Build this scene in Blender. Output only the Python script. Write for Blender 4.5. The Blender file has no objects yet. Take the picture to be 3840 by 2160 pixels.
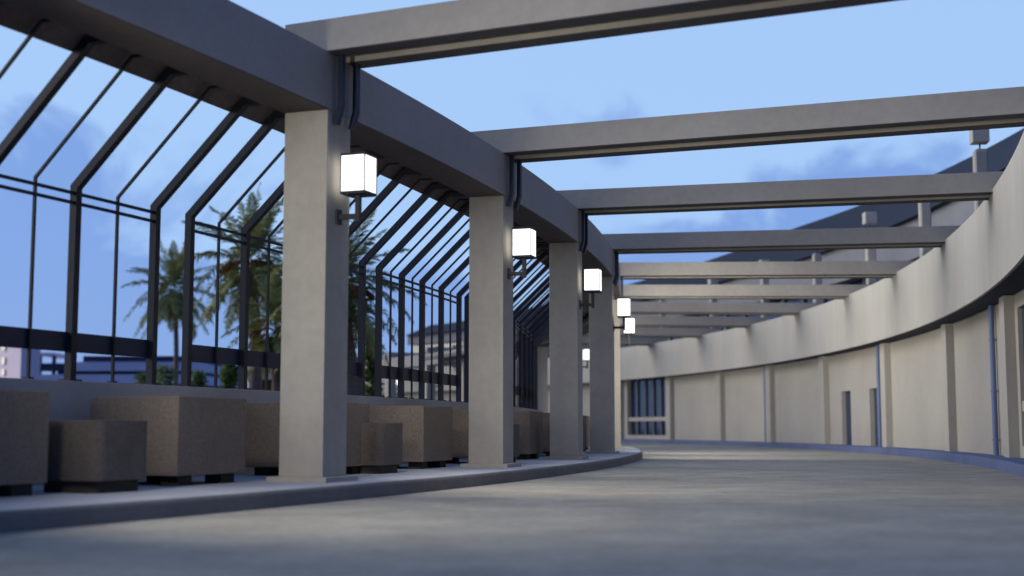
import bpy, math, random
from mathutils import Vector, Matrix
import numpy as np
random.seed(7)
S = 1.3                                   # model units -> metres
scene = bpy.context.scene
COL = scene.collection
PI = math.pi

# ------------------------------------------------------------------ layout
CX, CY = -65.2925, 37.3883                # centre of the curved arcade
PHI0, DPHI = -0.36469, 0.07362            # angle of the first column seen, spacing
R_COL, C_W = 67.8347, 0.4746
Z_PAV, Z_CT, Z_BT = 0.137, 3.737, 4.30    # pavement, column top, edge beam top
R_WALL, Z_WALL, Z_BEND = 66.0412, 1.0846, 2.9014
R_IK = 68.5639
R_F, Z_FB, Z_FT = 74.6488, 2.8643, 4.3473
R_FW, Z_P2, R_OK = 75.1777, 0.164, 74.612
PH_A = -0.36                              # where the curved building starts
PH_B = 0.725
def fr(f): return PHI0 + f * DPHI

# ------------------------------------------------------------------ materials
def new_mat(name):
    m = bpy.data.materials.new(name); m.use_nodes = True
    nt = m.node_tree; b = nt.nodes['Principled BSDF']
    return m, nt, b
def N(nt, t, **kw):
    n = nt.nodes.new(t)
    for k, v in kw.items(): setattr(n, k, v)
    return n
def surf(name, col, rough=0.85, big=0.6, var=0.14, fine=18.0, fvar=0.10, bump=0.15, stretch=(1, 1, 1),
         speck=0.0, speck_scale=60.0, metallic=0.0, spec=0.3, seams=None, stain=0.0):
    m, nt, b = new_mat(name); L = nt.links.new
    geo = N(nt, 'ShaderNodeNewGeometry')
    mp = N(nt, 'ShaderNodeMapping'); mp.inputs['Scale'].default_value = stretch
    L(geo.outputs['Position'], mp.inputs['Vector'])
    n1 = N(nt, 'ShaderNodeTexNoise'); n1.inputs['Scale'].default_value = big; n1.inputs['Detail'].default_value = 5
    n2 = N(nt, 'ShaderNodeTexNoise'); n2.inputs['Scale'].default_value = fine; n2.inputs['Detail'].default_value = 6
    n2.inputs['Roughness'].default_value = 0.65
    L(mp.outputs[0], n1.inputs['Vector']); L(mp.outputs[0], n2.inputs['Vector'])
    def mr(src, lo, hi, a=0.3, c=0.7):
        r = N(nt, 'ShaderNodeMapRange'); r.inputs[1].default_value = a; r.inputs[2].default_value = c
        r.inputs[3].default_value = lo; r.inputs[4].default_value = hi; L(src, r.inputs[0]); return r.outputs[0]
    def mul(a, c):
        x = N(nt, 'ShaderNodeMath', operation='MULTIPLY'); L(a, x.inputs[0]); L(c, x.inputs[1]); return x.outputs[0]
    f = mul(mr(n1.outputs[0], 1 - var, 1 + var), mr(n2.outputs[0], 1 - fvar, 1 + fvar))
    if speck > 0:
        v = N(nt, 'ShaderNodeTexVoronoi'); v.inputs['Scale'].default_value = speck_scale
        L(geo.outputs['Position'], v.inputs['Vector'])
        sep = N(nt, 'ShaderNodeSeparateColor'); L(v.outputs['Color'], sep.inputs[0])
        f = mul(f, mr(sep.outputs[0], 1 - speck, 1 + speck, 0.0, 1.0))
        n3 = N(nt, 'ShaderNodeTexNoise'); n3.inputs['Scale'].default_value = speck_scale * 0.55; n3.inputs['Detail'].default_value = 3
        L(geo.outputs['Position'], n3.inputs['Vector'])
        f = mul(f, mr(n3.outputs[0], 1 - speck * 1.5, 1.0, 0.36, 0.46))
    if stain > 0:                          # soft vertical run-off streaks
        ms = N(nt, 'ShaderNodeMapping'); ms.inputs['Scale'].default_value = (1.6, 1.6, 0.12)
        L(geo.outputs['Position'], ms.inputs['Vector'])
        n4 = N(nt, 'ShaderNodeTexNoise'); n4.inputs['Scale'].default_value = 1.0; n4.inputs['Detail'].default_value = 4
        L(ms.outputs[0], n4.inputs['Vector'])
        f = mul(f, mr(n4.outputs[0], 1 - stain, 1.0, 0.36, 0.56))
    if seams:                              # thin panel joints every few metres round the arc
        sp = N(nt, 'ShaderNodeSeparateXYZ'); L(geo.outputs['Position'], sp.inputs[0])
        def math1(op, a, c):
            x = N(nt, 'ShaderNodeMath', operation=op)
            for i, q in enumerate((a, c)):
                if isinstance(q, (int, float)): x.inputs[i].default_value = q
                else: L(q, x.inputs[i])
            return x.outputs[0]
        ang = math1('ARCTAN2', math1('SUBTRACT', sp.outputs[1], CY * S), math1('SUBTRACT', sp.outputs[0], CX * S))
        t = math1('FRACT', math1('DIVIDE', math1('ADD', ang, seams[1] + 10 * seams[0]), seams[0]), 0)
        d = math1('ABSOLUTE', math1('SUBTRACT', t, 0.5), 0)
        f = mul(f, mr(d, 0.72, 1.0, 0.0, 0.0035))
    mx = N(nt, 'ShaderNodeMix', data_type='RGBA', blend_type='MULTIPLY'); mx.inputs[0].default_value = 1.0
    mx.inputs[6].default_value = (*col, 1)
    cc = N(nt, 'ShaderNodeCombineColor')
    for i in range(3): L(f, cc.inputs[i])
    L(cc.outputs[0], mx.inputs[7]); L(mx.outputs[2], b.inputs['Base Color'])
    b.inputs['Roughness'].default_value = rough; b.inputs['Metallic'].default_value = metallic
    b.inputs['Specular IOR Level'].default_value = spec
    if bump > 0:
        bp = N(nt, 'ShaderNodeBump'); bp.inputs['Strength'].default_value = bump; bp.inputs['Distance'].default_value = 0.02
        L(n2.outputs[0], bp.inputs['Height']); L(bp.outputs[0], b.inputs['Normal'])
    return m
def plain(name, col, rough=0.5, metallic=0.0, spec=0.5):
    m, nt, b = new_mat(name)
    b.inputs['Base Color'].default_value = (*col, 1); b.inputs['Roughness'].default_value = rough
    b.inputs['Metallic'].default_value = metallic; b.inputs['Specular IOR Level'].default_value = spec
    return m

M = {}
M['concrete'] = surf('column concrete', (0.385, 0.355, 0.295), big=0.9, var=0.08, fine=7, fvar=0.06, bump=0.05, stain=0.07)
M['beam'] = surf('beam concrete', (0.345, 0.32, 0.27), big=0.7, var=0.08, fine=7, fvar=0.07, bump=0.06)
M['edge'] = surf('edge beam concrete', (0.29, 0.275, 0.265), big=0.5, var=0.07, fine=12, fvar=0.06, bump=0.1)
M['planter'] = surf('exposed aggregate', (0.190, 0.155, 0.120), big=1.2, var=0.10, fine=30, fvar=0.12, bump=0.5, speck=0.13, speck_scale=70, spec=0.15)
M['smallplanter'] = surf('cast planter', (0.115, 0.098, 0.082), big=2.0, var=0.14, fine=22, fvar=0.10, bump=0.3, speck=0.10, speck_scale=50, spec=0.15)
M['foot'] = surf('dark timber foot', (0.045, 0.038, 0.03), big=3, fine=30, bump=0.2)
M['brownshade'] = surf('brown underside shade', (0.085, 0.070, 0.066), rough=0.8, big=1, var=0.12, fine=9, fvar=0.1)  # edge beam underside shade put into the colour
M['darkshade'] = surf('dark leg underside shade', (0.055, 0.052, 0.060), rough=0.8, big=1, var=0.12, fine=9, fvar=0.1)  # shade below the cross beam legs, held in the colour
M['soil'] = surf('planter soil', (0.05, 0.036, 0.025), big=4, fine=40, fvar=0.3, bump=0.6)
M['metal'] = surf('dark painted metal', (0.012, 0.014, 0.020), rough=0.55, big=2, var=0.10, fine=20, fvar=0.08, bump=0.05, spec=0.4)
M['bluemetal'] = surf('navy painted metal', (0.011, 0.019, 0.048), rough=0.5, big=2, var=0.10, fine=20, fvar=0.08, bump=0.05, spec=0.4)
M['ledge'] = surf('dark ledge board', (0.13, 0.105, 0.10), rough=0.8, big=1.0, var=0.2, fine=9, fvar=0.2)
M['road'] = surf('worn road concrete', (0.335, 0.31, 0.247), rough=0.8, big=1.1, var=0.17, fine=8, fvar=0.15, bump=0.35, spec=0.08)
M['bluepave'] = surf('blue grey pavement', (0.10, 0.13, 0.235), rough=0.8, big=0.8, var=0.14, fine=9, fvar=0.10, bump=0.2)
M['kerb'] = surf('dark kerb stone', (0.17, 0.16, 0.15), rough=0.8, big=0.8, var=0.12, fine=9, fvar=0.10, bump=0.2)
M['pave'] = surf('pavement concrete', (0.40, 0.40, 0.40), rough=0.8, big=0.8, var=0.12, fine=9, fvar=0.10, bump=0.2)
M['wall'] = surf('low wall render', (0.45, 0.43, 0.40), big=0.7, var=0.10, fine=12, fvar=0.06, bump=0.1)
M['fascia'] = surf('fascia concrete', (0.42, 0.40, 0.35), big=0.5, var=0.05, fine=5, fvar=0.05, bump=0.05, stretch=(1, 1, 0.3), seams=(0.0326, 0.0045), stain=0.035)
M['facade'] = surf('facade render', (0.375, 0.352, 0.305), big=0.5, var=0.06, fine=6, fvar=0.04, bump=0.05, stain=0.02)
M['flatroof'] = surf('roof screed', (0.16, 0.16, 0.17), big=0.6, var=0.1, fine=10, fvar=0.06)
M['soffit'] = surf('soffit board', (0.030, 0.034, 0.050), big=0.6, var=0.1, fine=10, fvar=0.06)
M['roofing'] = surf('dark roof metal', (0.009, 0.013, 0.026), rough=0.8, big=0.4, var=0.12, fine=6, fvar=0.08)
M['upper'] = surf('upper storey panel', (0.20, 0.205, 0.222), big=0.4, var=0.08, fine=6, fvar=0.05)
M['pipe'] = surf('blue painted steel pipe', (0.12, 0.165, 0.29), rough=0.45, big=2, var=0.1, fine=14, fvar=0.08)
M['door'] = surf('navy door', (0.03, 0.042, 0.075), rough=0.5, big=2, var=0.08, fine=14, fvar=0.05)
M['glass'] = plain('dark window glass', (0.012, 0.02, 0.045), rough=0.06, spec=0.6)
M['curtain'] = surf('blue window frame', (0.06, 0.075, 0.11), rough=0.5, big=2, fine=14)
M['dirt'] = surf('courtyard ground', (0.10, 0.095, 0.075), big=0.15, var=0.3, fine=2, fvar=0.2, bump=0.3)
M['trunk'] = surf('palm trunk', (0.20, 0.145, 0.115), big=2, var=0.2, fine=9, fvar=0.25, bump=0.6, stretch=(1, 1, 6))
M['frond'] = surf('palm frond', (0.20, 0.215, 0.07), rough=0.55, big=1.6, var=0.55, fine=6, fvar=0.25, bump=0)
M['dead'] = surf('dead frond', (0.21, 0.125, 0.08), rough=0.8, big=1.4, var=0.35, fine=6, fvar=0.25, bump=0)
M['stalk'] = surf('orange fruit stalk', (0.38, 0.19, 0.06), rough=0.7, big=1.4, var=0.3, fine=6, fvar=0.2, bump=0)
M['leaf'] = surf('shrub leaf', (0.12, 0.17, 0.05), rough=0.6, big=1.4, var=0.5, fine=6, fvar=0.25, bump=0)
M['pinkwall'] = surf('pale pink render', (0.80, 0.68, 0.74), big=0.2, var=0.05, fine=3, fvar=0.04)
M['deck'] = surf('garage deck', (0.60, 0.57, 0.70), big=0.2, var=0.06, fine=3, fvar=0.05)
M['deckdark'] = surf('garage void', (0.03, 0.038, 0.07), big=0.2, var=0.1, fine=3, fvar=0.05)
def leafy(m, k):                           # let some light through thin leaves
    nt = m.node_tree; b = nt.nodes['Principled BSDF']; out = nt.nodes['Material Output']
    t = nt.nodes.new('ShaderNodeBsdfTranslucent'); mx = nt.nodes.new('ShaderNodeMixShader'); mx.inputs[0].default_value = k
    nt.links.new(b.inputs['Base Color'].links[0].from_socket, t.inputs['Color'])
    nt.links.new(b.outputs[0], mx.inputs[1]); nt.links.new(t.outputs[0], mx.inputs[2]); nt.links.new(mx.outputs[0], out.inputs['Surface'])
for q_ in ('frond', 'leaf', 'dead', 'stalk'): leafy(M[q_], 0.4)
def emis(name, col, st):
    m, nt, b = new_mat(name)
    b.inputs['Base Color'].default_value = (0.8, 0.8, 0.8, 1)
    b.inputs['Emission Color'].default_value = (*col, 1); b.inputs['Emission Strength'].default_value = st
    return m
M['lampglass'] = emis('lit lantern glass', (1.0, 0.98, 0.95), 1.5)

# ------------------------------------------------------------------ mesh builder
class MB:
    def __init__(s): s.v = []; s.f = []
    def add(s, vs, fs):
        o = len(s.v); s.v += [tuple(v) for v in vs]; s.f += [tuple(i + o for i in f) for f in fs]
    def box(s, x0, x1, y0, y1, z0, z1):
        vs = [(x, y, z) for z in (z0, z1) for y in (y0, y1) for x in (x0, x1)]
        s.add(vs, [(0, 2, 3, 1), (4, 5, 7, 6), (0, 1, 5, 4), (2, 6, 7, 3), (0, 4, 6, 2), (1, 3, 7, 5)])
    def obox(s, c, ax, ay, az):            # oriented box: centre and three half-axis vectors
        c, ax, ay, az = map(Vector, (c, ax, ay, az))
        vs = [c + ax * i + ay * j + az * k for k in (-1, 1) for j in (-1, 1) for i in (-1, 1)]
        s.add(vs, [(0, 2, 3, 1), (4, 5, 7, 6), (0, 1, 5, 4), (2, 6, 7, 3), (0, 4, 6, 2), (1, 3, 7, 5)])
    def bar(s, a, b, w, h, up=(0, 0, 1)):
        a, b = Vector(a), Vector(b); d = (b - a); l = d.length / 2; d.normalize()
        up = Vector(up); x = d.cross(up)
        if x.length < 1e-4: x = d.cross(Vector((1, 0, 0)))
        x.normalize(); y = x.cross(d)
        s.obox((a + b) / 2, x * w / 2, y * h / 2, d * l)
    def path(s, pts, hw, ww):              # square bar in the x-z plane, mitred; hw in plane, ww along y
        P = [Vector((p[0], 0, p[1])) for p in pts]; n = len(P); rows = []
        for i in range(n):
            d0 = (P[i] - P[i - 1]).normalized() if i else (P[1] - P[0]).normalized()
            d1 = (P[i + 1] - P[i]).normalized() if i < n - 1 else d0
            t = (d0 + d1).normalized(); nn = Vector((-t.z, 0, t.x)); k = hw / 2 / max(0.3, t.dot(d1))
            rows.append([P[i] + nn * k + Vector((0, -ww / 2, 0)), P[i] + nn * k + Vector((0, ww / 2, 0)),
                         P[i] - nn * k + Vector((0, ww / 2, 0)), P[i] - nn * k + Vector((0, -ww / 2, 0))])
        return rows
    def rows(s, rows, closed_ends=True):
        m = len(rows[0]); vs = [v for r in rows for v in r]; fs = []
        for i in range(len(rows) - 1):
            for j in range(m):
                a = i * m + j; b = i * m + (j + 1) % m
                fs.append((a, b, b + m, a + m))
        if closed_ends: fs.append(tuple(range(m - 1, -1, -1))); fs.append(tuple((len(rows) - 1) * m + j for j in range(m)))
        s.add(vs, fs)
    def cbox(s, r0, r1, z0, z1, p0, p1, n=None):   # curved box round the ring centre; z may be functions of phi
        if n is None: n = max(1, int(abs(p1 - p0) / 0.012))
        g = lambda z, p: z(p) if callable(z) else z
        rows = []
        for i in range(n + 1):
            p = p0 + (p1 - p0) * i / n; c, q = math.cos(p), math.sin(p)
            rows.append([(CX + r * c, CY + r * q, g(z, p)) for r, z in ((r0, z0), (r1, z0), (r1, z1), (r0, z1))])
        s.rows(rows)
    def profile(s, prof, p0, p1, n):       # closed (r,z) profile swept round the ring centre
        rows = []
        for i in range(n + 1):
            p = p0 + (p1 - p0) * i / n; c, q = math.cos(p), math.sin(p)
            rows.append([(CX + r * c, CY + r * q, z(p) if callable(z) else z) for r, z in prof])
        s.rows(rows)
    def cyl(s, a, b, r0, r1=None, n=12):
        a, b = Vector(a), Vector(b); r1 = r0 if r1 is None else r1
        d = (b - a).normalized(); x = d.orthogonal().normalized(); y = d.cross(x)
        s.rows([[c + x * r * math.cos(2 * PI * k / n) + y * r * math.sin(2 * PI * k / n) for k in range(n)] for c, r in ((a, r0), (b, r1))])
    def build(s, name, mat, parent=None, bevel=0.0, smooth=False, world=False, seg=2):
        vs = np.array(s.v, dtype=float)
        if world and parent is not None:   # given in ring coordinates: bring into the parent's frame
            inv = np.array(parent['_inv']).reshape(4, 4)
            vs = np.c_[vs, np.ones(len(vs))] @ inv.T; vs = vs[:, :3]
        me = bpy.data.meshes.new(name)
        me.from_pydata([tuple(v) for v in vs * S], [], s.f); me.materials.append(mat)
        import bmesh
        bm = bmesh.new(); bm.from_mesh(me); bmesh.ops.recalc_face_normals(bm, faces=bm.faces); bm.to_mesh(me); bm.free()
        if smooth: me.polygons.foreach_set('use_smooth', [True] * len(me.polygons))
        o = bpy.data.objects.new(name, me); COL.objects.link(o)
        if parent is not None: o.parent = parent
        if bevel:
            md = o.modifiers.new('bevel', 'BEVEL'); md.width = bevel * S; md.segments = seg; md.limit_method = 'ANGLE'; md.angle_limit = 0.7
        return o
def tag(o, label, cat, group=None):
    o['label'] = label; o['category'] = cat
    if group: o['group'] = group
    return o
def struct(o): o['kind'] = 'structure'; return o
def frame(loc, rz):
    return Matrix.Translation(Vector(loc)) @ Matrix.Rotation(rz, 4, 'Z')
EMP = []
def thing(name, loc, rz, label, cat, group=None):
    o = bpy.data.objects.new(name, None); COL.objects.link(o); o.empty_display_size = 0.3
    o.location = Vector(loc) * S; o.rotation_euler = (0, 0, rz)
    m = frame(loc, rz).inverted(); o['_inv'] = [x for r in m for x in r]; EMP.append(o)
    return tag(o, label, cat, group)
def at(R, phi, z=0.0): return (CX + R * math.cos(phi), CY + R * math.sin(phi), z)
def clone(t, loc, rz, label):
    n = t.copy(); COL.objects.link(n); n.location = Vector(loc) * S; n.rotation_euler = (0, 0, rz); n['label'] = label; EMP.append(n)
    for c in t.children:
        k = c.copy(); COL.objects.link(k); k.parent = n
        for d in c.children:
            e = d.copy(); COL.objects.link(e); e.parent = k
    return n
ORD = ['first', 'second', 'third', 'fourth', 'fifth', 'sixth', 'seventh', 'eighth', 'ninth', 'tenth', 'eleventh', 'twelfth', 'thirteenth', 'fourteenth', 'fifteenth', 'sixteenth']

# ------------------------------------------------------------------ ground, road, pavements
b = MB(); n = 64
b.add([(0, 0, -0.06)] + [(2500 * math.cos(2 * PI * k / n), 2500 * math.sin(2 * PI * k / n), -0.06) for k in range(n)],
      [(0, k + 1, (k + 1) % n + 1) for k in range(n)])
struct(b.build('ground', M['dirt']))
b = MB(); b.cbox(67.2, 80.0, -0.05, 0.0, -0.80, PH_B, 160); struct(b.build('road', M['road']))
b = MB(); k0 = R_IK - .035; b.profile([(k0, -0.04), (R_IK, -0.04), (R_IK, Z_PAV - 0.03), (R_IK - 0.006, Z_PAV - 0.012), (R_IK - 0.018, Z_PAV - 0.003), (R_IK - 0.030, Z_PAV), (k0, Z_PAV)], -0.80, PH_B, 180)
struct(b.build('kerb', M['kerb']))
b = MB(); b.profile([(65.6, -0.04), (k0 - .001, -0.04), (k0 - .001, Z_PAV), (65.6, Z_PAV)], -0.80, PH_B, 180)
struct(b.build('inner_pavement', M['pave']))
b = MB(); b.profile([(R_OK, -0.04), (R_OK, Z_P2 - 0.025), (R_OK + 0.02, Z_P2 - 0.004), (R_OK + 0.05, Z_P2), (77.0, Z_P2), (77.0, -0.04)], PH_A, PH_B, 150)
struct(b.build('outer_pavement', M['bluepave']))

# ------------------------------------------------------------------ low wall, ledge
o = MB(); o.cbox(R_WALL - 0.30, R_WALL, -0.04, Z_WALL, -0.70, 0.42, 150)
tag(o.build('low_wall', M['wall'], bevel=0.008), 'low curved rendered wall carrying the dark metal fence behind the planters', 'wall')
o = MB(); o.profile([(66.82, 3.855), (66.99, 4.0), (67.575, 4.0), (67.575, 4.06), (66.96, 4.06), (66.79, 3.895)], -0.70, 0.42, 150)
tag(o.build('overhead_ledge', M['ledge']), 'dark flat ledge under which the bent tops of the fence posts end', 'ledge')

# ------------------------------------------------------------------ columns
NC = list(range(-1, 15))
col_phi = {-1: -0.4480, 0: -0.3650, 1: -0.2893, 2: -0.2201, 3: -0.14375, 6: fr(6.55), 8: fr(7.78)}
def cphi(i): return col_phi.get(i, fr(i))
def pos_words(i):
    if i < 0: return 'just outside the left edge'
    w = {0: 'nearest and widest', 1: 'second nearest', 2: 'third nearest', 3: 'fourth nearest', 4: 'fifth nearest'}
    return w.get(i, ORD[i] + ' nearest')
hw = C_W / 2
t0 = thing('arcade_column', at(R_COL, cphi(0)), cphi(0), 'x', 'column', 'columns of the curved arcade')
b = MB(); b.box(-hw, hw, -hw, hw, Z_PAV + 0.045, Z_CT - 0.002); b.build('shaft', M['concrete'], t0, bevel=0.006)
b = MB(); b.box(-hw - .085, hw + .085, -hw - .085, hw + .085, Z_PAV - .003, Z_PAV + 0.048); b.build('base_plate', M['concrete'], t0, bevel=0.004)
def col_label(i):
    if i == 0: return 'nearest beige concrete column, in front of the gap after the brown planters'
    if i == 1: return 'second nearest beige column, sharpest in focus, with planters on both sides'
    if i == 2: return 'third nearest beige column, right of the in-focus one'
    if i == 3: return 'fourth nearest column, standing by the end of the visible kerb'
    if i == 4: return 'fifth nearest column, a thin cream sliver right of the fourth'
    if i < 0: return 'column beyond the left edge of the picture, nearest of all'
    if i == 6: return 'far pale column seen in the gap between the third and fourth columns'
    if i == 8: return 'pale far column just past the end of the fence, left of the third column'
    if i >= 9: return 'far pale column glimpsed through the fence between the nearest and second columns'
    return 'far column hidden behind the nearer ones, %s from the nearest' % ORD[i]
cols = {}
for i in NC:
    if i == 0: c = t0; c['label'] = col_label(0)
    else: c = clone(t0, at(R_COL, cphi(i)), cphi(i), col_label(i))
    cols[i] = c

# ------------------------------------------------------------------ edge beam segments from column to column
for i in NC[:-1]:
    p0, p1 = cphi(i), cphi(i + 1)
    if i == -1: p0 = -0.62
    t = 'edge beam segment running from the %s column to the next along the arcade'
    lab = {-1: 'near edge beam segment entering at the top left and ending over the nearest column',
           0: 'edge beam segment between the nearest column and the second column',
           1: 'edge beam segment between the second and third columns',
           2: 'edge beam segment between the third and fourth columns',
           3: 'edge beam segment between the fourth and fifth columns'}.get(i, 'far edge beam segment starting above the %s column' % ORD[i])
    e = thing('edge_beam', at(R_COL, (p0 + p1) / 2, Z_CT), (p0 + p1) / 2, lab, 'beam', 'edge beams over the arcade columns')
    b = MB(); g = 0.0001
    b.cbox(67.592, 68.083, Z_CT, Z_BT - 0.002, p0 + g, p1 - g, 14 if i < 0 else 8)
    b.build('beam_body', M['edge'], e, bevel=0.005, world=True)
    b = MB(); b.cbox(67.594, 68.081, Z_CT - .012, Z_CT - .0005, p0 + .0036, p1 - .0036, 14 if i < 0 else 8); b.build('underside_shade', M['brownshade'], e, world=True)  # added thin dark sheet standing for the shaded underside

# ------------------------------------------------------------------ cross beams with straps
BD = {0: (-0.0606, -0.299), 1: (-0.0652, -0.145), 2: (-0.0271, -0.399), 3: (-0.0242, -0.17), 4: (0.0203, -0.33)}
H_B = 0.318
bl = {-1: 'cross beam above and behind the view, over the column outside the left edge',
      0: 'nearest cross beam, leaving through the top edge of the picture', 1: 'second cross beam, pale grey and crossing the whole width to the right edge',
      2: 'third cross beam, dark grey, meeting the curved fascia at the right', 3: 'fourth cross beam, dark grey and thinner, below the third one',
      4: 'fifth cross beam, the brightest cream one under the blue wedge of sky'}
protos = {}
for i in NC:
    dl, off = BD.get(i, (0.0, -0.315))
    ph = fr(i); a = ph + dl
    er = Vector((math.cos(ph), math.sin(ph))); et = Vector((-math.sin(ph), math.cos(ph)))
    d = Vector((math.cos(a), math.sin(a))); nrm = Vector((-math.sin(a), math.cos(a)))
    base = Vector((CX, CY)) + er * 68.085 + et * off      # near bottom edge over the edge beam face
    lab = bl.get(i, 'far cross beam, %s from the nearest, low between the lanterns and the fascia' % ORD[i])
    c = thing('cross_beam', (base.x, base.y, Z_BT), a, lab, 'beam', 'cross beams between edge beam and curved building')
    b = MB(); x0, x1 = -0.50, 7.3                         # two-legged channel section
    b.rows([[(x, 0, 0), (x, 0.205, 0), (x, 0.205, 0.13), (x, 0.385, 0.13), (x, 0.385, -0.022), (x, 0.61, -0.022), (x, 0.61, H_B), (x, 0, H_B)] for x in (x0, x1)])
    b.build('beam_body', M['beam'], c, bevel=0.004)
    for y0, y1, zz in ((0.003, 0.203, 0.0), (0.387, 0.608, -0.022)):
        b = MB(); b.box(-0.49, 7.29, y0, y1, zz - .010, zz - .0005); b.build('leg_shade', M['darkshade'], c)  # dark sheet added under each leg in place of shade
    if i < 7:
        for y in (0.17, 0.44):
            xo = 0.03 + .5 * y * math.sin(-dl) * (1 if dl < 0 else 0)
            b = MB(); b.rows([[v + Vector((0, y, 0)) for v in r_] for r_ in b.path([(xo + .02, 0.0), (xo + .02, -0.52), (xo - .03, -0.70)], 0.05, 0.058)])
            b.build('steel_strap', M['bluemetal'], c)

# ------------------------------------------------------------------ lanterns on the outer faces of the columns
L0 = thing('wall_lantern', at(68.0725, cphi(0), 2.70), cphi(0), 'x', 'lantern', 'lit lanterns on the arcade columns')
b = MB(); b.box(0.0, 0.02, -0.05, 0.05, -0.07, 0.075); b.build('wall_plate', M['metal'], L0, bevel=0.003)
b = MB(); b.box(0.02, 0.243, -0.024, 0.024, -0.024, 0.024); b.build('arm', M['metal'], L0)
b = MB(); b.box(0.197, 0.245, -0.0245, 0.0245, -0.055, -0.0245); b.box(0.197, 0.245, -0.0245, 0.0245, 0.0245, 0.207); b.build('upright', M['metal'], L0)
q = 0.128; cx = 0.222
b = MB(); b.box(cx - q - .004, cx + q + .004, -q - .004, q + .004, 0.205, 0.232); b.box(cx - q - .004, cx + q + .004, -q - .004, q + .004, 0.583, 0.605)
for sx in (-1, 1):
    for sy in (-1, 1): b.box(cx + sx * q - .0045, cx + sx * q + .0045, sy * q - .0045, sy * q + .0045, 0.232, 0.583)
b.build('frame', M['metal'], L0)
b = MB(); b.box(cx - q + .002, cx + q - .002, -q + .002, q - .002, 0.233, 0.582); b.build('glass', M['lampglass'], L0)
ll = {0: 'largest lit lantern, on the nearest column', 1: 'lit lantern on the second nearest column, second largest', 2: 'lit lantern on the third column',
      3: 'lit lantern on the fourth column, upper of the two stacked in view', 4: 'lit lantern on the fifth column, lower of the two stacked in view', -1: 'lit lantern on the column outside the left edge',
      6: 'small lit lantern in the gap between the third and fourth columns',
      7: 'small lit lantern hidden behind the third column', 10: 'small lit lantern hidden behind the second column', 11: 'far glowing lantern behind the fence, just left of the second column',
      12: 'far glowing lantern behind the fence, midway between the nearest and second columns', 13: 'far glowing lantern behind the fence, just right of the nearest column'}
for i in NC:
    lab = ll.get(i, 'small far lit lantern on the %s column of the arcade' % ORD[i] if i >= 0 else '')
    if i in (5, 8, 9, 14): continue               # no lit lantern shows there
    if i == 0: L0['label'] = lab
    else: clone(L0, at(68.0725, cphi(i), 2.70), cphi(i), lab)

LAMP_W = {-1: 1500, 0: 1050, 1: 260, 2: 130, 3: 2300, 4: 2200, 6: 900}
for i, pw in LAMP_W.items():
    ph = cphi(i); a = at(68.0725 + .222, ph + .16 / 68.3, 3.02)
    ld = bpy.data.lights.new('lantern_light', 'SPOT'); ld.energy = pw; ld.color = (1.0, 0.95, 0.87)
    ld.spot_size = math.radians(122); ld.spot_blend = 1.0; ld.shadow_soft_size = 0.30
    lo = bpy.data.objects.new('lantern_light', ld); COL.objects.link(lo); lo.location = Vector(a) * S
    er = Vector((math.cos(ph), math.sin(ph), 0)); et = Vector((-math.sin(ph), math.cos(ph), 0))
    lo.rotation_euler = (-(et + er * (.55 if i < 0 else .60) - Vector((0, 0, .36 if i < 0 else .25 if i > 2 else .66)))).to_track_quat('Z', 'Y').to_euler()

# ------------------------------------------------------------------ fence panels
FP = {-2: [-1.97, -1.75, -1.53, -1.31, -1.09], -1: [-0.96, -0.725, -0.49, -0.2623, -0.0075], 0: [0.1208, 0.356, 0.58, 0.805, 1.0295], 1: [1.1574, 1.3506, 1.548, 1.758, 1.986],
      2: [2.10, 2.31, 2.52, 2.74, 2.97], 3: [3.09, 3.31, 3.52, 3.74, 3.97], 4: [4.09, 4.31, 4.52, 4.74, 4.97], 5: [5.09, 5.31, 5.52, 5.74, 5.97]}
fl = {-2: 'fence panel beyond the left edge of the picture', -1: 'fence panel at the far left with open sky behind it', 0: 'fence panel with palm trees behind it, half hidden by the nearest column',
      1: 'fence panel seen between the nearest and second columns', 2: 'dark dense fence panel between the second and third columns',
      3: 'far fence panel where the fence curves out of sight', 4: 'farthest fence panel, edge on beyond the curve', 5: 'fence panel hidden past the curve of the wall'}
PW = 0.078
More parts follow.
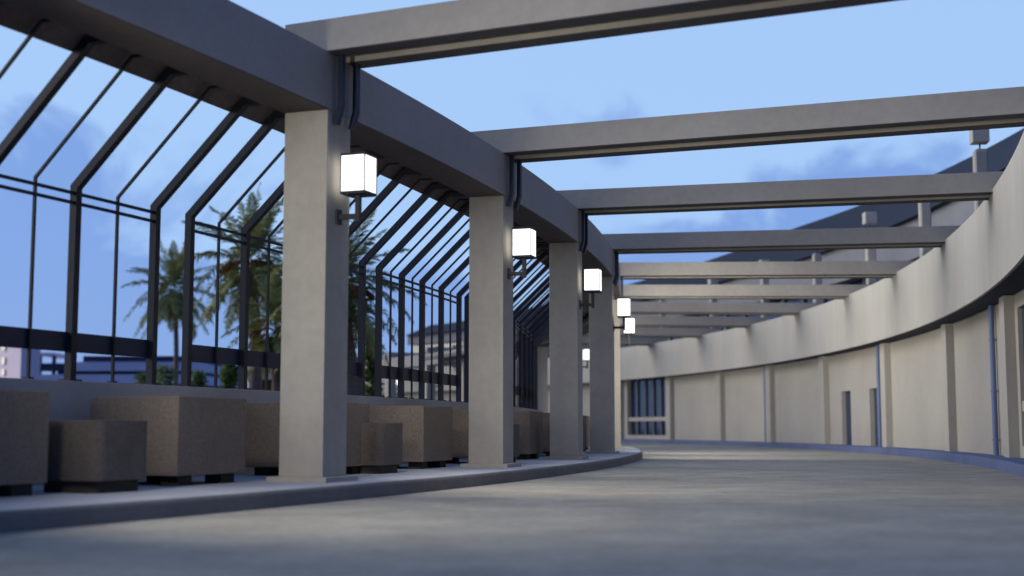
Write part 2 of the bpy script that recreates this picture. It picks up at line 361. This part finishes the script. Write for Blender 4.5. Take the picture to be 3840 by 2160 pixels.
for k, posts in FP.items():
    pm = fr((posts[0] + posts[-1]) / 2)
    f = thing('fence_panel', at(R_WALL - .09, pm, Z_WALL), pm, fl[k], 'fence', 'bent metal fence panels on the low wall')
    def local(b, ph):                                     # a post drawn in its own radial plane -> ring coordinates
        out = MB()
        for (x, y, z) in b.v:
            out.v.append((CX + x * math.cos(ph) - y * math.sin(ph), CY + x * math.sin(ph) + y * math.cos(ph), z))
        out.f = b.f; return out
    rp = R_WALL - 0.09
    prof = [(rp, Z_WALL - .002), (rp, 2.925), (rp + 1.05, 3.945), (67.61, 3.945)]
    for j, p in enumerate(posts):
        b = MB(); b.rows(b.path(prof, PW, PW)); po = local(b, fr(p)).build('post', M['metal'], f, world=True)
        b = MB(); b.box(rp - .075, rp + .075, -.08, .08, Z_WALL - .003, Z_WALL + .017)
        bo = local(b, fr(p)).build('base_plate', M['metal'], f, world=True); bo.parent = po
        if j < 4:
            mid = fr((p + posts[j + 1]) / 2)
            b = MB(); b.rows(b.path(prof, 0.026, 0.026)); ba = local(b, mid).build('bar', M['metal'], f, world=True)
            b = MB(); b.box(rp - .035, rp + .035, -.035, .035, Z_WALL - .003, Z_WALL + .02)
            bo = local(b, mid).build('base_plate', M['metal'], f, world=True); bo.parent = ba
    for z0 in (2.850, 2.757):
        b = MB(); b.cbox(rp - .014, rp + .014, z0, z0 + .029, fr(posts[0]), fr(posts[-1]), 10); b.build('rail', M['bluemetal'], f, world=True)
    b = MB(); b.cbox(rp - .045, rp - .018, 1.36, 1.545, fr(posts[0]), fr(posts[-1]), 10); b.build('band_board', M['bluemetal'], f, world=True)

# ------------------------------------------------------------------ planters
R_PO, W_PR, W_PT = 67.35, 0.96, 1.08
def planter_at(f): return at(R_PO - W_PR / 2, fr(f) + W_PT / 2 / R_PO, Z_PAV), fr(f) + W_PT / 2 / R_PO
big = [(-1.36, 'large square planter outside the left edge'), (-0.853, 'large dark planter cut by the left edge of the picture'), (-0.31, 'large planter with a bright tan side, left of the nearest column'),
       (0.225, 'large planter partly hidden behind the nearest column'), (0.773, 'speckled tan planter in sharp focus between the nearest and second columns'),
       (1.30, 'large shaded planter just left of the second column'), (1.834, 'large speckled planter just right of the second column'), (2.36, 'dark planter left of the third column'),
       (2.89, 'planter seen between the third and fourth columns'), (3.42, 'far planter hidden behind the fourth column'), (3.95, 'farthest planter past the curve')]
P0 = None
for f, lab in big:
    loc, rz = planter_at(f)
    if P0 is None:
        P0 = thing('large_planter', loc, rz, lab, 'planter', 'large square planters on the inner pavement')
        x, y = W_PR / 2, W_PT / 2; z0, z1 = 0.090, 0.79
        b = MB(); w = 0.09
        b.add([(-x, -y, z0), (x, -y, z0), (x, y, z0), (-x, y, z0), (-x, -y, z1), (x, -y, z1), (x, y, z1), (-x, y, z1),
               (-x + w, -y + w, z1), (x - w, -y + w, z1), (x - w, y - w, z1), (-x + w, y - w, z1), (-x + w, -y + w, z1 - .08), (x - w, -y + w, z1 - .08), (x - w, y - w, z1 - .08), (-x + w, y - w, z1 - .08)],
              [(0, 3, 2, 1), (0, 1, 5, 4), (1, 2, 6, 5), (2, 3, 7, 6), (3, 0, 4, 7), (4, 5, 9, 8), (5, 6, 10, 9), (6, 7, 11, 10), (7, 4, 8, 11), (8, 9, 13, 12), (9, 10, 14, 13), (10, 11, 15, 14), (11, 8, 12, 15), (12, 13, 14, 15)])
        b.build('box', M['planter'], P0, bevel=0.006)
        for sx in (-1, 1):
            for sy in (-1, 1):
                b = MB(); b.box(sx * .33 - .09, sx * .33 + .09, sy * .34 - .11, sy * .34 + .11, -0.002, 0.0905); b.build('foot', M['foot'], P0, bevel=0.003)
        b = MB(); b.box(-x + w + .002, x - w - .002, -y + w + .002, y - w - .002, z1 - .079, z1 - .05); b.build('soil', M['soil'], P0)
    else: clone(P0, loc, rz, lab)
P1 = None
for f, R, lab in [(-1.12, 67.3, 'small planter outside the left edge'), (-0.515, 67.27, 'small rounded planter between the two leftmost large planters'),
             (0.468, 67.27, 'small rounded planter in front of the sharply focused speckled planter'), (1.385, 67.33, 'small planter just right of the second column'),
             (2.64, 67.30, 'small planter hidden behind the third column')]:
    loc, rz = at(R, fr(f), Z_PAV), fr(f)
    if P1 is None:
        P1 = thing('small_planter', loc, rz, lab, 'planter', 'small rounded planters between the large ones')
        b = MB(); x = 0.33; r = 0.10; ring = []
        for (sx, sy, a0) in ((1, -1, -PI / 2), (1, 1, 0), (-1, 1, PI / 2), (-1, -1, PI)):
            for k in range(7):
                a = a0 + PI / 2 * k / 6; ring.append((sx * (x - r) + r * math.cos(a), sy * (x - r) + r * math.sin(a)))
        sc = lambda s_, z: [(px * s_, py * s_, z) for px, py in ring]
        b.rows([sc(1, .095), sc(1, .57), sc(.80, .57), sc(.80, .50)]); b.build('box', M['smallplanter'], P1, bevel=0.005)
        b = MB(); b.rows([sc(.86, -.002), sc(.86, .0945)]); b.build('base', M['foot'], P1)
        b = MB(); b.rows([sc(.79, .501), sc(.79, .53)]); b.build('soil', M['soil'], P1)
    else: clone(P1, loc, rz, lab)

# ------------------------------------------------------------------ the curved building
bd = thing('curved_building', at(R_FW, 0.0), 0.0, 'long curved two-storey building with pale fascia, plain bays, pilasters and dark roof at the right', 'building')
def W(b, name, mat, par=None, bevel=0.0, **k):
    o = b.build(name, mat, bd, bevel=bevel, world=True, **k)
    if par is not None: o.parent = par
    return o
D = 0.17
wins = [(0.2890, 0.3487), (-0.300, -0.2035)]
doors = [(0.0272, 0.0400, 1.735), (-0.0100, 0.0009, 1.735)]
b = MB(); edges = sorted(wins + [(x, y) for x, y, z in doors])
cur = PH_A
for lo, hi in edges + [(PH_B, PH_B)]:
    if lo > cur: b.cbox(R_FW, R_FW + .35, Z_P2 - .02, Z_FB, cur, lo)
    cur = hi
for lo, hi, zt in doors: b.cbox(R_FW, R_FW + .35, zt, Z_FB, lo, hi)
b.cbox(R_FW, R_FW + .35, Z_P2 - .02, 0.34, *wins[0]); b.cbox(R_FW, R_FW + .35, Z_P2 - .02, 0.357, *wins[1]); b.cbox(R_FW, R_FW + .35, 2.62, Z_FB, *wins[1])
W(b, 'lower_wall', M['facade'])
# pilasters, one per bay
for p in [0.2840, 0.2103, 0.1380, 0.0605, -0.0268, -0.1140, -0.1965] + [0.2840 + .0736 * k for k in range(1, 6)]:
    b = MB(); w = 0.0032; b.cbox(R_FW - D, R_FW + .01, Z_P2 - .01, Z_FB - .002, p - w, p + w, 1); W(b, 'pilaster', M['facade'], bevel=0.004)
# fascia, soffit, flat roof
b = MB(); b.cbox(R_F, R_F + .05, Z_FB, Z_FT, PH_A, PH_B, 110); W(b, 'fascia', M['fascia'])
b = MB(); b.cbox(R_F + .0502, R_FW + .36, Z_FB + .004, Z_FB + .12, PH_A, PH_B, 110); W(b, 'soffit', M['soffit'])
b = MB(); b.cbox(R_F + .0502, 78.6, 4.12, 4.27, PH_A, PH_B, 110); W(b, 'flat_roof', M['flatroof'])
# glazed bays
def window(lo, hi, z0, z1, trans, mull, frame_mat, rec=.20):
    b = MB(); b.cbox(R_FW + rec, R_FW + rec + .05, z0, z1, lo, hi); wn = W(b, 'window', M['glass'])
    for p in mull:
        b = MB(); b.cbox(R_FW + rec * .65, R_FW + rec - .001, z0 + .001, z1 - .001, p - .0010, p + .0010, 1); W(b, 'mullion', frame_mat, wn)
    b = MB(); b.cbox(R_FW + rec * .25, R_FW + rec * .64, trans[0], trans[1], lo + .0002, hi - .0002); W(b, 'transom', M['facade'], wn)
    return wn
window(0.2890, 0.3487, 0.34, Z_FB - .001, (0.97, 1.15), [0.338, 0.3263, 0.3147, 0.3036, 0.2924], M['curtain'])
window(-0.300, -0.2035, 0.357, 2.62, (0.92, 1.087), [-0.300, -0.2765, -0.2530, -0.2295], M['curtain'], .07)
for lo, hi, zt in doors:
    b = MB(); b.cbox(R_FW + .12, R_FW + .17, Z_P2, zt - .03, lo + .0004, hi - .0004, 2); dr = W(b, 'door', M['door'])
    b = MB(); m = (lo + hi) / 2; b.cbox(R_FW + .085, R_FW + .119, 0.95, 1.0, lo + .0015, lo + .0035, 1); W(b, 'handle', M['pipe'], dr)
    b = MB(); b.cbox(R_FW + .10, R_FW + .20, zt - .03, zt - .001, lo, hi, 2); W(b, 'lintel', M['door'], dr)
# downpipes with clips
for p in (0.1450, -0.0160, -0.1742, 0.2870):
    b = MB(); a = at(R_FW - .075, p, Z_P2 - .01); c = at(R_FW - .075, p, Z_FB + .01); b.cyl(a, c, .05, n=14); pp = W(b, 'downpipe', M['pipe'], smooth=False)
    for z in (0.42, 1.30, 2.22):
        b = MB(); b.cyl(at(R_FW - .075, p, z), at(R_FW - .075, p, z + .03), .062, n=14); b.cbox(R_FW - .06, R_FW - .001, z + .004, z + .026, p - .0009, p + .0009, 1)
        W(b, 'pipe_clip', M['pipe'], pp)
# set-back upper storey: dark glazing, pale band, steep dark roof (getting lower towards the far end)
def lerp(a, c, p, p0=.25, p1=.70):
    t = min(1, max(0, (p - p0) / (p1 - p0))); return a + (c - a) * t
zb0 = lambda p: lerp(5.93, 6.12, p); zb1 = lambda p: lerp(7.15, 6.72, p); zr = lambda p: lerp(9.2, 7.55, p)
b = MB(); b.cbox(78.45, 78.7, 4.12, zb0, PH_A, PH_B, 90); ug = W(b, 'upper_glazing', M['glass'])
for k in range(-14, 30):
    p = k * .0245 + .006
    if PH_A < p < PH_B - .01:
        b = MB(); b.cbox(78.36, 78.449, 4.28, 5.92, p - .0012, p + .0012, 1); W(b, 'mullion', M['upper'] if k % 3 == 0 else M['curtain'], ug)
b = MB(); b.cbox(78.0, 78.8, zb0, zb1, PH_A, PH_B, 90); W(b, 'upper_band', M['upper'])
b = MB(); b.profile([(77.75, lambda p: zb1(p) + .001), (78.9, lambda p: zb1(p) + .001), (84, lambda p: zr(p) - .3), (84, zr), (79.95, zr)], PH_A, PH_B, 90); W(b, 'roof', M['roofing'])

# roof pillars with block caps standing on the flat roof
RP = None
pl = ['roof pillar with cube cap nearest the right edge, above the second cross beam', 'roof pillar second from the right, its cap half hidden by a cross beam',
      'roof pillar third from the right, its cube cap clear against the dark roof', 'roof pillar fourth from the right, only its cap edge clear under a cross beam', 'roof pillar fifth from the right',
      'roof pillar sixth from the right', 'roof pillar seventh from the right, farthest readable one', 'eighth roof pillar, lost between the far cross beams']
for k in range(8):
    p = -0.1325 + k * 0.0735; loc = at(75.6, p, 4.27); lab = pl[k]
    if RP is None:
        RP = thing('roof_pillar', loc, p, lab, 'pillar', 'capped pillars along the building roof')
        b = MB(); h = .13; c = .03
        oc = [(h - c, -h), (h, -h + c), (h, h - c), (h - c, h), (-h + c, h), (-h, h - c), (-h, -h + c), (-h + c, -h)]
        b.rows([[(x, y, -.002) for x, y in oc], [(x, y, 2.03) for x, y in oc], [(x * .75, y * .75, 2.09) for x, y in oc]]); b.build('shaft', M['facade'], RP)
        b = MB(); b.cyl((0, 0, 2.088), (0, 0, 2.225), .018); b.build('stem', M['dead'], RP)
        b = MB(); b.box(-.17, .17, -.17, .17, 2.222, 2.56); b.build('cap_block', M['fascia'], RP, bevel=0.015)
    else: clone(RP, loc, p, lab)

# ------------------------------------------------------------------ palms and shrubs in the courtyard
F_, PT, HC = 5064.7947, 0.1036, 0.6438
def px(u, v, y):                          # point at depth y seen at photo position (u, v)
    c, s = math.cos(PT), math.sin(PT); a = (u - 1920) / F_; e = -(v - 1080) / F_
    d = (a, c - e * s, s + e * c); t = y / d[1]
    return Vector((d[0] * t, y, HC + d[2] * t))
def frond(b, org, az, el, L, droop, npair, lw, ll, rnd):
    d0 = Vector((math.cos(az) * math.cos(el), math.sin(az) * math.cos(el), math.sin(el)))
    side = Vector((-math.sin(az), math.cos(az), 0)); pts = []; p = Vector(org); d = d0.copy()
    n = npair
    for i in range(n + 1):
        pts.append(p.copy()); p = p + d * (L / n); d = (d + Vector((0, 0, -droop / n))).normalized()
    for i in range(n):
        a, c = pts[i], pts[i + 1]; t = (i + .5) / n; w = .016 * (1.25 - t) * L / 2.7
        b.add([a - side * w, a + side * w, c + side * w * .9, c - side * w * .9], [(0, 1, 2, 3)])
        if t < .12: continue
        tang = (c - a).normalized(); up = side.cross(tang)
        l = ll * math.sin(PI * min(1, .18 + t * .80)) ** .7 * L
        for sgn in (-1, 1):
            for q in (0.0, 0.5):
                o = a.lerp(c, q)
                dr = (side * sgn * (0.85 + .1 * rnd.random()) + tang * (.55 + .35 * t) + up * rnd.uniform(-.30, .45) + Vector((0, 0, -.25 * rnd.random()))).normalized()
                e = o + dr * l * rnd.uniform(.8, 1.1); wv = tang * lw * L
                m = o.lerp(e, .5) + Vector((0, 0, .02 * L))
                b.add([o - wv * .6, m - wv, e, m + wv, o + wv * .6], [(0, 1, 2, 3, 4)])
def palm(name, u, vc, y, L, nf, label, trunk_r, seed, lean=0.0, skirt=1.0, stalks=6, ubase=None, dense=1.0):
    rnd = random.Random(seed); top = px(u, vc, y)
    base = Vector((top.x + lean, top.y, -0.05))
    t = thing(name, base, 0, label, 'palm tree', 'palm trees in the courtyard behind the fence')
    loc = lambda q: Vector(q) - base
    b = MB(); rows = []; n = 40
    for k in range(n + 1):
        f = k / n; c = base.lerp(top + Vector((0, 0, -.12 * L)), f); c.x += math.sin(f * PI) * .06 * L
        r = trunk_r * (1.25 - .35 * f + .35 * max(0, .12 - f) / .12) * (1.0 + .10 * (k % 2)) * (1.35 if f > .93 else 1)
        rows.append([loc(c + Vector((r * math.cos(2 * PI * j / 12), r * math.sin(2 * PI * j / 12), 0))) for j in range(12)])
    b.rows(rows); b.build('trunk', M['trunk'], t, smooth=True)
    b = MB()
    for k in range(nf):
        f = (k + .5) / nf; el = math.radians(86 - 128 * f ** .9) + rnd.uniform(-.12, .12); az = k * 2.39996 + rnd.uniform(-.25, .25)
        frond(b, loc(top) + Vector((0, 0, .1 * L * (1 - 2 * f))), az, el, L * rnd.uniform(.85, 1.1) * (.82 + .25 * f), .75 + .75 * (1 - abs(el)), int(17 * dense), .017, .21, rnd)
    b.build('crown', M['frond'], t)
    if skirt:
        b = MB()
        for k in range(int(16 * skirt)):
            az = k * 2.39996 + rnd.uniform(-.3, .3)
            frond(b, loc(top) + Vector((0, 0, -.12 * L)), az, math.radians(rnd.uniform(-75, -48)), L * rnd.uniform(.35, .62), .5, 10, .013, .16, rnd)
        b.build('dead_fronds', M['dead'], t)
    if stalks:
        b = MB()
        for k in range(stalks * 5):
            az = (k // 5) * 1.3 + rnd.uniform(-.25, .25); p = loc(top) + Vector((0, 0, -.03 * L)); d = Vector((math.cos(az), math.sin(az), .5)).normalized()
            for j in range(6):
                q = p + d * L * .075; b.bar(p, q, .016 * L, .016 * L); p = q; d = (d + Vector((rnd.uniform(-.1, .1), rnd.uniform(-.1, .1), -.30))).normalized()
        b.build('fruit_stalks', M['stalk'], t)
    return t
palm('slender_palm', 655, 1090, 84, 3.6, 40, 'slender palm with thin pale trunk, leftmost of the palms', .15, 3, skirt=1.5, stalks=0)
palm('tall_palm', 940, 985, 54, 3.4, 38, 'tall feathery palm with high crown left of the nearest column', .24, 5, lean=.15, skirt=.8, stalks=10)
palm('short_palm', 1032, 1235, 50, 2.6, 34, 'short palm with low crown beside the nearest column', .22, 8, skirt=.8, stalks=9)
palm('bushy_palm', 1268, 1075, 44, 3.1, 44, 'bushy palm with long drooping fronds just right of the nearest column', .27, 12, lean=.45, skirt=.8, stalks=11)
def shrub(u, v0, y, w, h, label, seed):
    rnd = random.Random(seed); p = px(u, v0, y); base = Vector((p.x, y, -.05)); H = p.z + .05
    t = thing('shrub', base, 0, label, 'shrub', 'green shrubs behind the fence')
    b = MB()
    for k in range(5):
        a = rnd.uniform(0, 6.28); b.cyl((0, 0, 0), (math.cos(a) * w * .4, math.sin(a) * w * .4, H * rnd.uniform(.6, .9)), .03, .012, 6)
    b.build('stems', M['trunk'], t)
    b = MB()
    for k in range(900):
        a = rnd.uniform(0, 6.28); zz = rnd.random() ** .7; r = w * (rnd.random() ** .5) * (1.05 - .55 * zz) * (.8 + .3 * math.sin(3 * a + seed)); c = Vector((math.cos(a) * r, math.sin(a) * r, H * (.08 + .92 * zz)))
        d = Vector((rnd.uniform(-1, 1), rnd.uniform(-1, 1), rnd.uniform(-.4, 1))).normalized() * .22 * h; s_ = d.orthogonal().normalized() * .045 * h
        b.add([c, c + d * .5 + s_, c + d, c + d * .5 - s_], [(0, 1, 2, 3)])
    b.build('foliage', M['leaf'], t)
shrub(618, 1375, 60, .75, 1.0, 'dark green shrub below the slender palm', 1)
shrub(745, 1400, 52, .5, 1.0, 'pale green shrub just right of the slender palm trunk', 2)
shrub(862, 1372, 48, .55, 1.2, 'bright green tufted shrub below the tall palm', 3)
shrub(1395, 1255, 46, .45, 1.2, 'yellow green shrub between two fence panels right of the nearest column', 4)
shrub(535, 1405, 64, .5, 1.0, 'low light green shrub left of the slender palm', 5)

# ------------------------------------------------------------------ distant buildings
def flat_box(name, u0, u1, v0, v1, y, depth, mat, parent):
    a = px(u0, v0, y); c = px(u1, v1, y); b = MB(); o = Vector(parent['_o'])
    b.box(a.x - o.x, c.x - o.x, y - o.y, y + depth - o.y, c.z - o.z, a.z - o.z); return b.build(name, mat, parent)
def far_thing(name, u, y, label, cat):
    q = px(u, 1605, y); t = thing(name, (q.x, y, -0.05), 0, label, cat); t['_o'] = [q.x, y, -0.05]; return t
g = far_thing('parking_garage', 430, 122, 'low grey parking garage with dark horizontal openings behind the left fence', 'building')
flat_box('upper_deck', 250, 745, 1357, 1391, 122, 22, M['deck'], g); flat_box('lower_deck', 130, 745, 1404, 1440, 122, 22, M['deck'], g)
flat_box('ground_floor', 130, 745, 1452, 1610, 122.3, 21, M['deck'], g)
flat_box('opening', 215, 738, 1391.1, 1403.9, 122.6, 20, M['deckdark'], g); flat_box('opening', 140, 738, 1440.1, 1451.9, 122.6, 20, M['deckdark'], g)
flat_box('roof_deck', 312, 735, 1335, 1356.9, 122.4, 20, M['deckdark'], g)
flat_box('stair_canopy', 142, 205, 1322, 1333, 123, 6, M['pinkwall'], g)
flat_box('canopy_post', 143, 148, 1333.1, 1403.9, 123.1, .6, M['deckdark'], g); flat_box('canopy_post', 196, 201, 1333.1, 1403.9, 123.1, .6, M['deckdark'], g)
flat_box('parapet', 140, 312, 1362, 1391, 122.4, 1.2, M['deckdark'], g)
k = far_thing('pink_building', -60, 104, 'pale pink building with a strip of dark windows at the far left', 'building')
k.rotation_euler.z = -0.8; flat_box('wall', -360, 235, 1262, 1610, 104, 1.5, M['pinkwall'], k)
for v0, v1 in ((1300, 1320), (1345, 1372), (1390, 1412)): flat_box('window', 91, 116, v0, v1, 103.9, .5, M['glass'], k)
r = far_thing('low_roof_house', 1130, 96, 'low tan house with reddish roof glimpsed behind the palm trunks', 'building')
a = px(960, 1425, 96); c = px(1420, 1610, 96); o = Vector(r['_o'])
b = MB(); b.box(a.x - o.x, c.x - o.x, 0, 9, 0, a.z - o.z); b.build('wall', M['dead'], r)
b = MB(); b.rows([[(x, -.8, a.z - o.z), (x, 9.8, a.z - o.z), (x, 4.5, a.z - o.z + 1.7)] for x in (a.x - o.x - .5, c.x - o.x + .5)]); b.build('roof', M['trunk'], r)

# ------------------------------------------------------------------ sky, sun, camera
w = bpy.data.worlds.new('World'); scene.world = w; w.use_nodes = True
nt = w.node_tree; L = nt.links.new; bg = nt.nodes['Background']
SUN_AZ = Vector((-0.97, 0.22, 0)).normalized(); SUN_EL = math.radians(16)
sky = N(nt, 'ShaderNodeTexSky', sky_type='NISHITA'); sky.sun_disc = False
sky.sun_elevation = SUN_EL; sky.sun_rotation = math.atan2(SUN_AZ.x, SUN_AZ.y)
sky.air_density = 1.0; sky.dust_density = 0.4; sky.ozone_density = 2.5
tc = N(nt, 'ShaderNodeTexCoord'); sp = N(nt, 'ShaderNodeSeparateXYZ'); L(tc.outputs['Generated'], sp.inputs[0])
mp = N(nt, 'ShaderNodeMapping'); mp.inputs['Location'].default_value = (8.2, 5.3, 7.5); mp.inputs['Scale'].default_value = (1, 1, 1.2); L(tc.outputs['Generated'], mp.inputs[0])
n1 = N(nt, 'ShaderNodeTexNoise'); n1.inputs['Scale'].default_value = 7.5; n1.inputs['Detail'].default_value = 5; n1.inputs['Roughness'].default_value = .52
n1.inputs['Distortion'].default_value = .4
L(mp.outputs[0], n1.inputs['Vector'])
def m2(op, a, c):
    x = N(nt, 'ShaderNodeMath', operation=op)
    for i, q_ in enumerate((a, c)):
        if isinstance(q_, (int, float)): x.inputs[i].default_value = q_
        else: L(q_, x.inputs[i])
    return x.outputs[0]
el = m2('ADD', m2('ADD', sp.outputs[2], m2('MULTIPLY', sp.outputs[0], 0.03)), m2('MULTIPLY', m2('SUBTRACT', n1.outputs[0], 0.5), 0.50))
mr = N(nt, 'ShaderNodeMapRange', interpolation_type='SMOOTHSTEP'); L(el, mr.inputs[0])
mr.inputs[1].default_value = 0.116; mr.inputs[2].default_value = 0.182; mr.inputs[3].default_value = 0; mr.inputs[4].default_value = 1
cl = N(nt, 'ShaderNodeMix', data_type='RGBA'); L(mr.outputs[0], cl.inputs[0])
K = 1 / 0.13
cl.inputs[6].default_value = (0.215 * K, 0.375 * K, 0.80 * K, 1); cl.inputs[7].default_value = (0.41 * K, 0.63 * K, 1.0 * K, 1)
mx = N(nt, 'ShaderNodeMix', data_type='RGBA'); mx.inputs[0].default_value = 0.90
L(sky.outputs[0], mx.inputs[6]); L(cl.outputs[2], mx.inputs[7])
# sky dimmed and blued overhead, rightward and behind, out of view, to deepen shade
def ramp(src, a, c, lo, hi):
    r_ = N(nt, 'ShaderNodeMapRange', interpolation_type='SMOOTHSTEP'); L(src, r_.inputs[0])
    for i_, q_ in enumerate((a, c, lo, hi)): r_.inputs[i_ + 1].default_value = q_
    return r_.outputs[0]
dim = m2('MULTIPLY', ramp(sp.outputs[2], 0.33, 0.85, 1.0, 0.50), m2('MULTIPLY', ramp(sp.outputs[0], 0.45, 0.85, 1.0, 0.40), ramp(sp.outputs[1], -0.70, -0.05, 0.38, 1.0)))
tn = N(nt, 'ShaderNodeMix', data_type='RGBA', blend_type='MULTIPLY'); tn.inputs[0].default_value = 1.0
tr = N(nt, 'ShaderNodeMix', data_type='RGBA'); L(dim, tr.inputs[0]); tr.inputs[6].default_value = (0.47, 0.86, 1.90, 1); tr.inputs[7].default_value = (1, 1, 1, 1)
L(mx.outputs[2], tn.inputs[6]); L(tr.outputs[2], tn.inputs[7]); L(tn.outputs[2], bg.inputs['Color']); L(m2('MULTIPLY', dim, 0.13), bg.inputs['Strength'])

sd = bpy.data.lights.new('sun', 'SUN'); sd.energy = 2.8; sd.angle = math.radians(48); sd.color = (1.0, 0.92, 0.80)
so = bpy.data.objects.new('sun', sd); COL.objects.link(so)
dirv = Vector((SUN_AZ.x * math.cos(SUN_EL), SUN_AZ.y * math.cos(SUN_EL), math.sin(SUN_EL)))
so.rotation_euler = dirv.to_track_quat('Z', 'Y').to_euler(); so.location = (0, 0, 60)

cam = bpy.data.cameras.new('camera'); co = bpy.data.objects.new('camera', cam); COL.objects.link(co)
co.location = (0, 0, HC * S); co.rotation_euler = (PI / 2 + PT, 0, 0)
cam.sensor_width = 36; cam.lens = F_ / 3840 * 36; cam.clip_start = 0.1; cam.clip_end = 6000
cam.dof.use_dof = True; cam.dof.focus_distance = 18.5 * S; cam.dof.aperture_fstop = 0.85 / S
scene.camera = co
for e in EMP:
    for kx in ('_inv', '_o'):
        if kx in e: del e[kx]
scene.view_settings.view_transform = 'Standard'; scene.view_settings.look = 'None'
scene.view_settings.exposure = 0.0; scene.view_settings.gamma = 1.0; scene.view_settings.use_curve_mapping = False
scene.cycles.use_denoising = True
